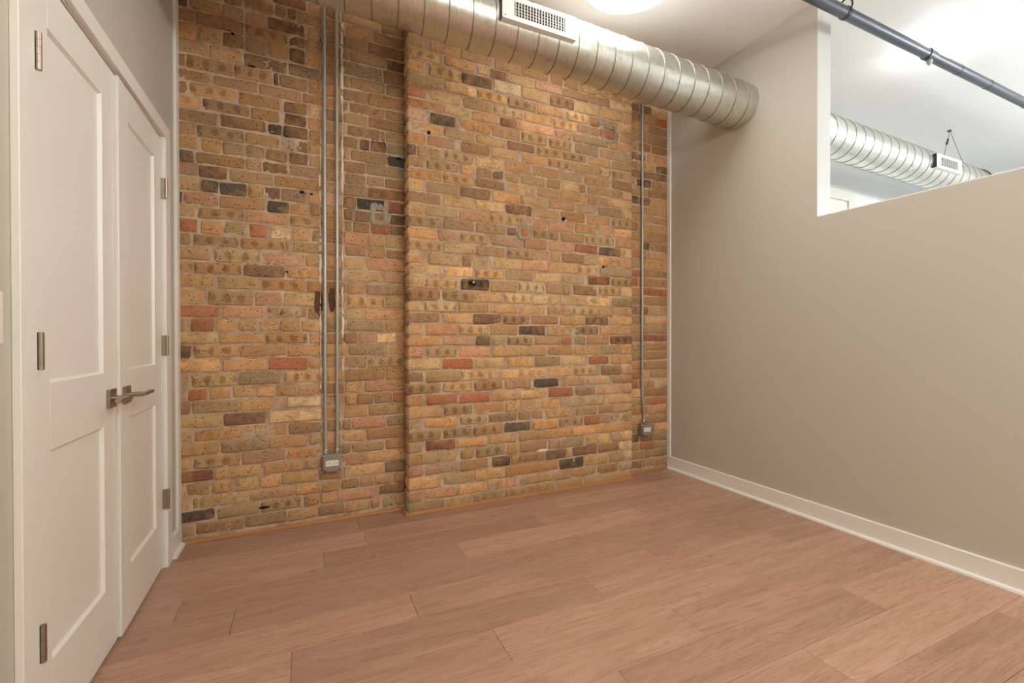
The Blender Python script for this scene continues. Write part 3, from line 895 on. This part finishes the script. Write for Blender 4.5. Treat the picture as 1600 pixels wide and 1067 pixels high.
def closet_door(name, y_hinge, sgn, ang, label):
    d = empty(name, (XW, y_hinge, 0))
    tag(d, label, 'door', 'structure')
    d.rotation_euler = (0, 0, ang)
    Y = lambda s: sgn * s

    def bx(s0, s1, z0, z1, x0=XD - T, x1=XD):
        a, b2 = sorted((Y(s0), Y(s1)))
        return MB().box(x0, x1, a, b2, z0, z1)
    z0, z1 = 0.012, 2.029
    s0, s1 = 0.003, WLEAF
    sa, sb = s0 + 0.103, s1 - 0.103
    rails = ((z0, 0.232), (0.790, 0.970), (1.908, z1))
    bx(s0, sa, z0, z1).build('stile', 'white', d, 0.0012)
    bx(sb, s1, z0, z1).build('stile', 'white', d, 0.0012)
    for a, b2 in rails:
        bx(sa + 0.0001, sb - 0.0001, a, b2).build('rail', 'white', d, 0.0008)
    for a, b2 in ((rails[0][1], rails[1][0]), (rails[1][1], rails[2][0])):
        p = bx(sa - 0.004, sb + 0.004, a - 0.004, b2 + 0.004, XD - T + 0.008, XD - 0.010).build('panel', 'white', d)
        # small sloped sticking round the panel
        m = MB()
        lo, hi = XD - 0.010, XD - 0.001
        w2 = 0.007
        for (pa, pb) in (((sa, a), (sb, a)), ((sb, a), (sb, b2)), ((sb, b2), (sa, b2)), ((sa, b2), (sa, a))):
            dx = (pb[0] - pa[0], pb[1] - pa[1])
            ln = math.hypot(*dx)
            nx, nz = -dx[1] / ln, dx[0] / ln
            v = [(hi, Y(pa[0]), pa[1]), (hi, Y(pb[0]), pb[1])]
            ia = (pa[0] + nx * w2 + dx[0] / ln * w2, pa[1] + nz * w2 + dx[1] / ln * w2)
            ib = (pb[0] + nx * w2 - dx[0] / ln * w2, pb[1] + nz * w2 - dx[1] / ln * w2)
            v += [(lo, Y(ib[0]), ib[1]), (lo, Y(ia[0]), ia[1])]
            m.add(v, [(0, 1, 2, 3) if sgn > 0 else (3, 2, 1, 0)])
        m.build('sticking', 'white', p)
    # lever handle: square rose, round neck, flat lever towards the hinge
    hs, hz = WLEAF - 0.052, 0.880
    h = MB().box(XD, XD + 0.010, Y(hs) - 0.032, Y(hs) + 0.032, hz - 0.032, hz + 0.032).build('handle', 'nickel', d, 0.002)
    MB().tube([(XD + 0.009, Y(hs), hz), (XD + 0.056, Y(hs), hz)], 0.0095, 16).build('neck', 'nickel', h)
    e0, e1 = sorted((Y(hs + 0.012), Y(hs - 0.108)))
    MB().box(XD + 0.046, XD + 0.062, e0, e1, hz - 0.0065, hz + 0.0065).build('lever', 'nickel', h, 0.002)
    # hinges with knuckles
    for zc in (0.330, 1.056, 1.795):
        m = MB()
        hx, hy = XD + 0.0225, Y(0.005)
        for k in range(5):
            m.tube([(hx, hy, zc - 0.046 + k * 0.0185), (hx, hy, zc - 0.046 + k * 0.0185 + 0.0178)], 0.0070, 16)
        m.tube([(hx, hy, zc - 0.047), (hx, hy, zc + 0.047)], 0.0055, 12)
        m.box(XD + 0.0005, hx, hy - 0.0012, hy + 0.0012, zc - 0.046, zc + 0.046)
        m.build('hinge', 'nickel', d)
    return d


closet_door('door_1', DY0 + 0.001, 1, 0.0, 'nearer white two-panel closet door, its lever pointing towards the viewer')
closet_door('door_2', DY1 - 0.001, -1, math.radians(1.1), 'farther white two-panel closet door standing slightly ajar beside the brick')

# ---- light switch at the very edge of the picture
sw = empty('light_switch', (XW, 1.3165, 1.133))
tag(sw, 'white light switch plate on the left wall by the closet casing', 'switch')
MB().prism([(y, z) for y, z in rnd_rect(0.118, 0.116, 0.004)], 0, 0.0, 0.006).build('switch_plate', 'ivory', sw, 0.0015)
for s in (-0.023, 0.023):
    MB().box(0.006, 0.009, s - 0.016, s + 0.016, -0.033, 0.033).build('rocker', 'ivory', sw, 0.001)

# ================================================================== CONDUITS AND OUTLETS
YC = YB - 0.0185


def conduit(pts, straps, label, group=None):
    base = Vector(pts[-1])
    c = empty('conduit', base)
    tag(c, label, 'conduit', group=group)
    loc = [Vector(p) - base for p in pts]
    MB().tube(loc, 0.0092, 16).build('tube', 'emt', c)
    for z, side in straps:
        # x at that height
        for a, b2 in zip(pts, pts[1:]):
            if b2[2] <= z <= a[2]:
                f = (a[2] - z) / (a[2] - b2[2])
                x = a[0] + (b2[0] - a[0]) * f
        lx, lz = x - base.x, z - base.z
        s = MB().tube([(lx, 0, lz - 0.007), (lx, 0, lz + 0.007)], 0.0108, 16)
        a, b2 = sorted((lx + side * 0.009, lx + side * 0.030))
        s.box(a, b2, 0.0085, 0.0115, lz - 0.007, lz + 0.007)
        s = s.build('strap', 'emt', c)
        MB().tube([(lx + side * 0.021, 0.0085, lz), (lx + side * 0.021, 0.0045, lz)], 0.005, 10).build('screw', 'black', s)
    # compression fitting at the box
    MB().tube([(0, 0, 0.0), (0, 0, 0.004), (0, 0, 0.022), (0, 0, 0.027)], [0.0135, 0.0135, 0.0125, 0.0095], 16).build('connector', 'emt', c)
    MB().tube([(0.004, -0.011, 0.012), (0.005, -0.0165, 0.012)], 0.0038, 8).build('set_screw', 'screw', c)


ZB = 0.409
conduit([(0.102, YC, ZC - 0.002), (0.101, YC, 1.7), (0.1, YC, 0.9), (0.1015, YC, ZB)], ((2.835, -1), (1.238, -1)),
        'left one of the two steel conduits running down to the same outlet box')
conduit([(0.169, YC, ZC - 0.002), (0.168, YC, 1.7), (0.166, YC, 0.9), (0.1645, YC, ZB)], ((2.836, -1), (1.238, 1)),
        'right one of the two steel conduits running down to the same outlet box')
conduit([(2.470, YC, ZC - 0.002), (2.468, YC, 1.9), (2.466, YC, 0.75), (2.4665, YC, 0.66), (2.472, YC, 0.58), (2.481, YC, 0.50), (2.4835, YC, 0.46), (2.484, YC, 0.404)],
        ((2.878, -1), (1.259, -1)), 'single thin steel conduit in the brick recess beside the right wall')


def outlet_box(x, z, label, w=0.098):
    o = empty('outlet_box', (x, YB, z))
    tag(o, label, 'outlet', group=None)
    MB().prism(rnd_rect(w, 0.100, 0.010), 1, -0.040, -0.006).build('box_body', 'boxm', o, 0.001)
    MB().prism(rnd_rect(w + 0.003, 0.103, 0.010), 1, -0.0435, -0.0402).build('box_rim', 'boxm', o, 0.0008)
    # raised cover with clipped corners
    a, b2, c = w / 2 - 0.001, 0.049, 0.017
    cov = [(a - c, b2), (-a + c, b2), (-a + c, b2 - 0.008), (-a, b2 - c), (-a, -b2 + c), (-a + c, -b2 + 0.008), (-a + c, -b2), (a - c, -b2), (a - c, -b2 + 0.008), (a, -b2 + c), (a, b2 - c), (a - c, b2 - 0.008)]
    MB().prism(cov, 1, -0.054, -0.0436).build('cover_plate', 'boxm', o, 0.0012)
    r = MB().prism(rnd_rect(0.070, 0.034, 0.002), 1, -0.0565, -0.0541).build('receptacle', 'ivory', o, 0.0006)
    for s in (-0.0185, 0.0185):
        m = MB()
        m.box(s - 0.009, s - 0.003, -0.0569, -0.0563, 0.0045, 0.0062)
        m.box(s - 0.009, s - 0.004, -0.0569, -0.0563, -0.0062, -0.0045)
        m.tube([(s + 0.006, -0.0563, 0), (s + 0.006, -0.0569, 0)], 0.0028, 10)
        m.build('socket_holes', 'slot', r)
    for sx in (-1, 1):
        for sz in (-1, 1):
            m = 'screw' if sz < 0 else 'emt'
            MB().tube([(sx * (w / 2 - 0.009), -0.0436, sz * 0.041), (sx * (w / 2 - 0.009), -0.0475, sz * 0.041)], 0.0048, 12).build('corner_screw', m, o)
    for sx in (-1, 1):
        MB().tube([(sx * 0.041, -0.054, 0), (sx * 0.041, -0.0556, 0)], 0.003, 10).build('cover_screw', 'emt', o)
    return o


outlet_box(0.134, 0.357, 'grey steel outlet box at the foot of the paired conduits')
outlet_box(2.490, 0.352, 'grey steel outlet box in the brick recess beside the right wall')

# ================================================================== SPIRAL DUCT
DX0, DX1, DR = XW + 0.001, XEND - 0.002, 0.146
DYC = 2.194


def dz_at(x):
    return 2.75 - 0.021 * (x - 0.3)


duct = empty('spiral_duct', (1.2, DYC, dz_at(1.2)))
tag(duct, 'round galvanised spiral duct crossing below the ceiling and through the right wall', 'duct')
ox, oy, oz = duct.location


def dl(x, y, z):
    return (x - ox, y - oy, z - oz)


MB().tube([dl(DX0 + (DX1 - DX0) * i / 40, DYC, dz_at(DX0 + (DX1 - DX0) * i / 40)) for i in range(41)], DR, 72).build('duct_tube', 'duct', duct)
# helical lock seam, a low rounded ridge
PITCHX = 0.1203
n_turn = (DX1 - DX0 - 0.01) / PITCHX
NS = 40
vs, fs = [], []
tot = int(n_turn * NS)
for i in range(tot + 1):
    a = 2 * math.pi * i / NS + 1.9
    x = DX0 + 0.005 + PITCHX * i / NS
    for dx, h in ((-0.0040, -0.0006), (-0.0026, 0.0030), (0.0018, 0.0032), (0.0026, 0.0006), (0.0044, -0.0006)):
        rr = DR + h
        vs.append(dl(x + dx, DYC + rr * math.cos(a), dz_at(x) + rr * math.sin(a)))
for i in range(tot):
    for k in range(4):
        fs.append((i * 5 + k, i * 5 + k + 1, i * 5 + 6 + k, i * 5 + 5 + k))
MB().add(vs, fs, False).build('spiral_seam', 'seam', duct)
# slip joint where two lengths meet
xj = 0.375
MB().tube([dl(xj - 0.05, DYC, dz_at(xj)), dl(xj + 0.012, DYC, dz_at(xj + 0.012))], DR + 0.0014, 72).build('slip_joint', 'duct', duct)


def register(x0, x1, zc, yf, nbar, label):
    h = 0.060
    r = empty('register', dl((x0 + x1) / 2, yf, zc))
    r.parent = duct
    r['label'] = label
    w = (x1 - x0) / 2
    ow, oh = w - 0.066, 0.037
    fr = MB()
    fr.box(-w, w, 0, 0.006, oh, h).box(-w, w, 0, 0.006, -h, -oh)
    fr.box(-w, -ow, 0, 0.006, -oh, oh).box(ow, w, 0, 0.006, -oh, oh)
    fr.build('face_frame', 'regw', r)
    # saddle sides reaching back to the round duct
    sd = MB()
    sd.box(-w, w, 0.006, 0.040, -h, -h + 0.003).box(-w, w, 0.006, 0.040, h - 0.003, h)
    sd.box(-w, -w + 0.003, 0.006, 0.030, -h, h).box(w - 0.003, w, 0.006, 0.030, -h, h)
    sd.build('saddle', 'regw', r)
    MB().box(-w - 0.003, -w - 0.0005, 0.002, 0.034, -h, h).build('gasket', 'black', r)
    MB().box(-ow, ow, 0.016, 0.018, -oh, oh).build('throat', 'slot', r)
    for k in range(nbar):
        x = -ow + (k + 0.5) * 2 * ow / nbar
        MB().prism([(x - 0.0020, 0.001), (x + 0.0020, 0.001), (x + 0.0042, 0.010), (x + 0.0004, 0.010)], 2, -oh, oh).build('bar', 'regw', r)
    for k in range(5):
        z = -oh + (k + 0.5) * 2 * oh / 5
        MB().box(-ow, ow, 0.0105, 0.0150, z - 0.0016, z + 0.0016).build('rear_bar', 'regw', r)
    for sx in (-1, 1):
        for sz in (-1, 1):
            MB().tube([(sx * (w - 0.016), 0.0005, sz * (h - 0.014)), (sx * (w - 0.016), -0.0015, sz * (h - 0.014))], 0.003, 8).build('screw', 'screw', r)
    return r


register(0.880, 1.306, dz_at(1.09) - 0.008, 2.030, 18, 'white air register with vertical bars')
register(5.02, 5.46, dz_at(5.24) - 0.004, 2.028, 8, 'white air register with short vertical bars, in the room beyond')
# hanger cable in the room beyond
hc = empty('hanger', dl(5.66, DYC, ZC - 0.001))
hc.parent = duct
hc['label'] = 'thin wire hanger under the far ceiling'
MB().tube([(0, 0, 0), (-0.10, -0.03, -0.10), (-0.46, -0.13, -0.43)], 0.0022, 8).build('wire', 'screw', hc)
MB().tube([(0, 0, 0), (0.30, 0.0, -0.30)], 0.0022, 8).build('wire', 'screw', hc)
MB().tube([(-0.13, -0.04, -0.125), (-0.20, -0.058, -0.19)], 0.008, 10).build('cable_clamp', 'black', hc)
MB().tube([(0, 0, 0.0005), (0, 0, -0.012)], 0.016, 12).build('ceiling_anchor', 'screw', hc)
m = MB()
zz = dz_at(6.05) - ZC
m.tube([(0.45 + 0.0, math.cos(2 * math.pi * i / 40) * 0.150, zz + math.sin(2 * math.pi * i / 40) * 0.150) for i in range(41)], 0.006, 8, caps=False)
m.build('band', 'screw', hc)

# ================================================================== SPRINKLER PIPE
PY, PZ, PR = 1.518, 2.905, 0.0300
sp_ = empty('sprinkler_pipe', (2.9, PY, PZ))
tag(sp_, 'dark grey sprinkler pipe running below the ceiling through the opening', 'pipe')
MB().tube([(XW + 0.001 - 2.9, 0, 0), (0.0, 0, 0), (XEND - 0.002 - 2.9, 0, 0)], PR, 28).build('pipe_run', 'pipe', sp_)
xr = 2.752 - 2.9
hg = MB().tube([(xr - 0.011, 0, 0), (xr + 0.011, 0, 0)], PR + 0.0035, 28)
hg = hg.build('hanger_ring', 'black', sp_)
m = MB()
loop = [(xr, math.sin(t) * 0.036, 0.045 + math.cos(t) * 0.045 - 0.012) for t in [math.radians(a) for a in range(-150, 151, 20)]]
m.tube(loop, 0.0045, 8)
m.tube([(xr, 0, 0.076), (xr, 0, ZC - PZ - 0.001)], 0.006, 10)
m.build('hanger_rod', 'black', hg)
xs = 3.652 - 2.9
m = MB().tube([(xs - 0.038, 0, 0), (xs + 0.038, 0, 0)], PR + 0.005, 28).build('tee_fitting', 'pipe', sp_)
MB().tube([(xs, 0, -0.028), (xs, 0, -0.050), (xs, 0, -0.051), (xs, 0, -0.064)], [0.016, 0.016, 0.010, 0.008], 16).build('sprinkler_head', 'emt', m)
for x in (4.02, 4.45, 5.1):
    MB().tube([(x - 2.9 - 0.003, 0, 0), (x - 2.9 + 0.003, 0, 0)], PR + 0.0016, 24).build('thread_ring', 'black', sp_)

# ================================================================== LAMPS


def disc_lamp(x, y, label):
    l = empty('ceiling_lamp', (x, y, ZC))
    tag(l, label, 'ceiling lamp')
    MB().lathe((0, 0, 0), [(0.05, -0.001), (0.288, -0.001), (0.292, -0.006), (0.292, -0.062), (0.284, -0.068), (0.276, -0.066)], 64).build('lamp_rim', 'white', l)
    MB().lathe((0, 0, 0), [(0.283, -0.060), (0.278, -0.078), (0.262, -0.092), (0.22, -0.104), (0.14, -0.112), (0.0001, -0.115)], 64).build('diffuser', 'lampon', l)
    return l


disc_lamp(1.590, 1.915, 'glowing round white ceiling lamp above the duct')


def fill_lamp(x, y, z, r, mat, label):  # unseen globes added to brighten the two rooms
    l = empty('fill_lamp', (x, y, ZC))
    tag(l, label, 'pendant lamp')
    MB().lathe((0, 0, 0), [(0.01, -0.0005), (0.055, -0.0005), (0.057, -0.004), (0.050, -0.022), (0.006, -0.026)], 32).build('canopy', 'white', l)
    MB().tube([(0, 0, -0.02), (0, 0, z + r - ZC)], 0.004, 8).build('cord', 'black', l)
    prof = [(max(0.0001, r * math.sin(math.pi * k / 14)), z - ZC + r * math.cos(math.pi * k / 14)) for k in range(0, 15)]
    MB().lathe((0, 0, 0), prof, 28).build('globe', mat, l)
    MB().tube([(0, 0, z - ZC + r - 0.006), (0, 0, z - ZC + r + 0.03)], 0.022, 16).build('socket', 'black', l)


fill_lamp(0.90, -0.95, 2.35, 0.14, 'fill_rear', 'left one of two added fill globes hanging unseen behind the viewer')
fill_lamp(2.05, -0.95, 2.35, 0.14, 'fill_rear', 'right one of two added fill globes hanging unseen behind the viewer')
fill_lamp(5.3, 0.1, 2.45, 0.14, 'fill_next', 'nearer added fill globe in the bright room, out of view')
fill_lamp(6.7, -0.7, 2.45, 0.14, 'fill_next', 'farther added fill globe in the bright room, out of view')


def globe_lamp(x, y, label):
    l = empty('globe_lamp', (x, y, ZC))
    tag(l, label, 'ceiling lamp')
    MB().lathe((0, 0, 0), [(0.01, -0.0005), (0.062, -0.0005), (0.064, -0.004), (0.060, -0.018), (0.03, -0.024), (0.0301, -0.03)], 32).build('lamp_base', 'white', l)
    prof = [(max(0.0001, 0.055 * math.sin(math.pi * k / 12)), -0.026 - 0.055 + 0.055 * math.cos(math.pi * k / 12)) for k in range(1, 13)]
    MB().lathe((0, 0, 0), prof, 28).build('globe', 'globe', l)


globe_lamp(3.92, 1.555, 'bright bare globe lamp on the ceiling behind the sprinkler pipe')
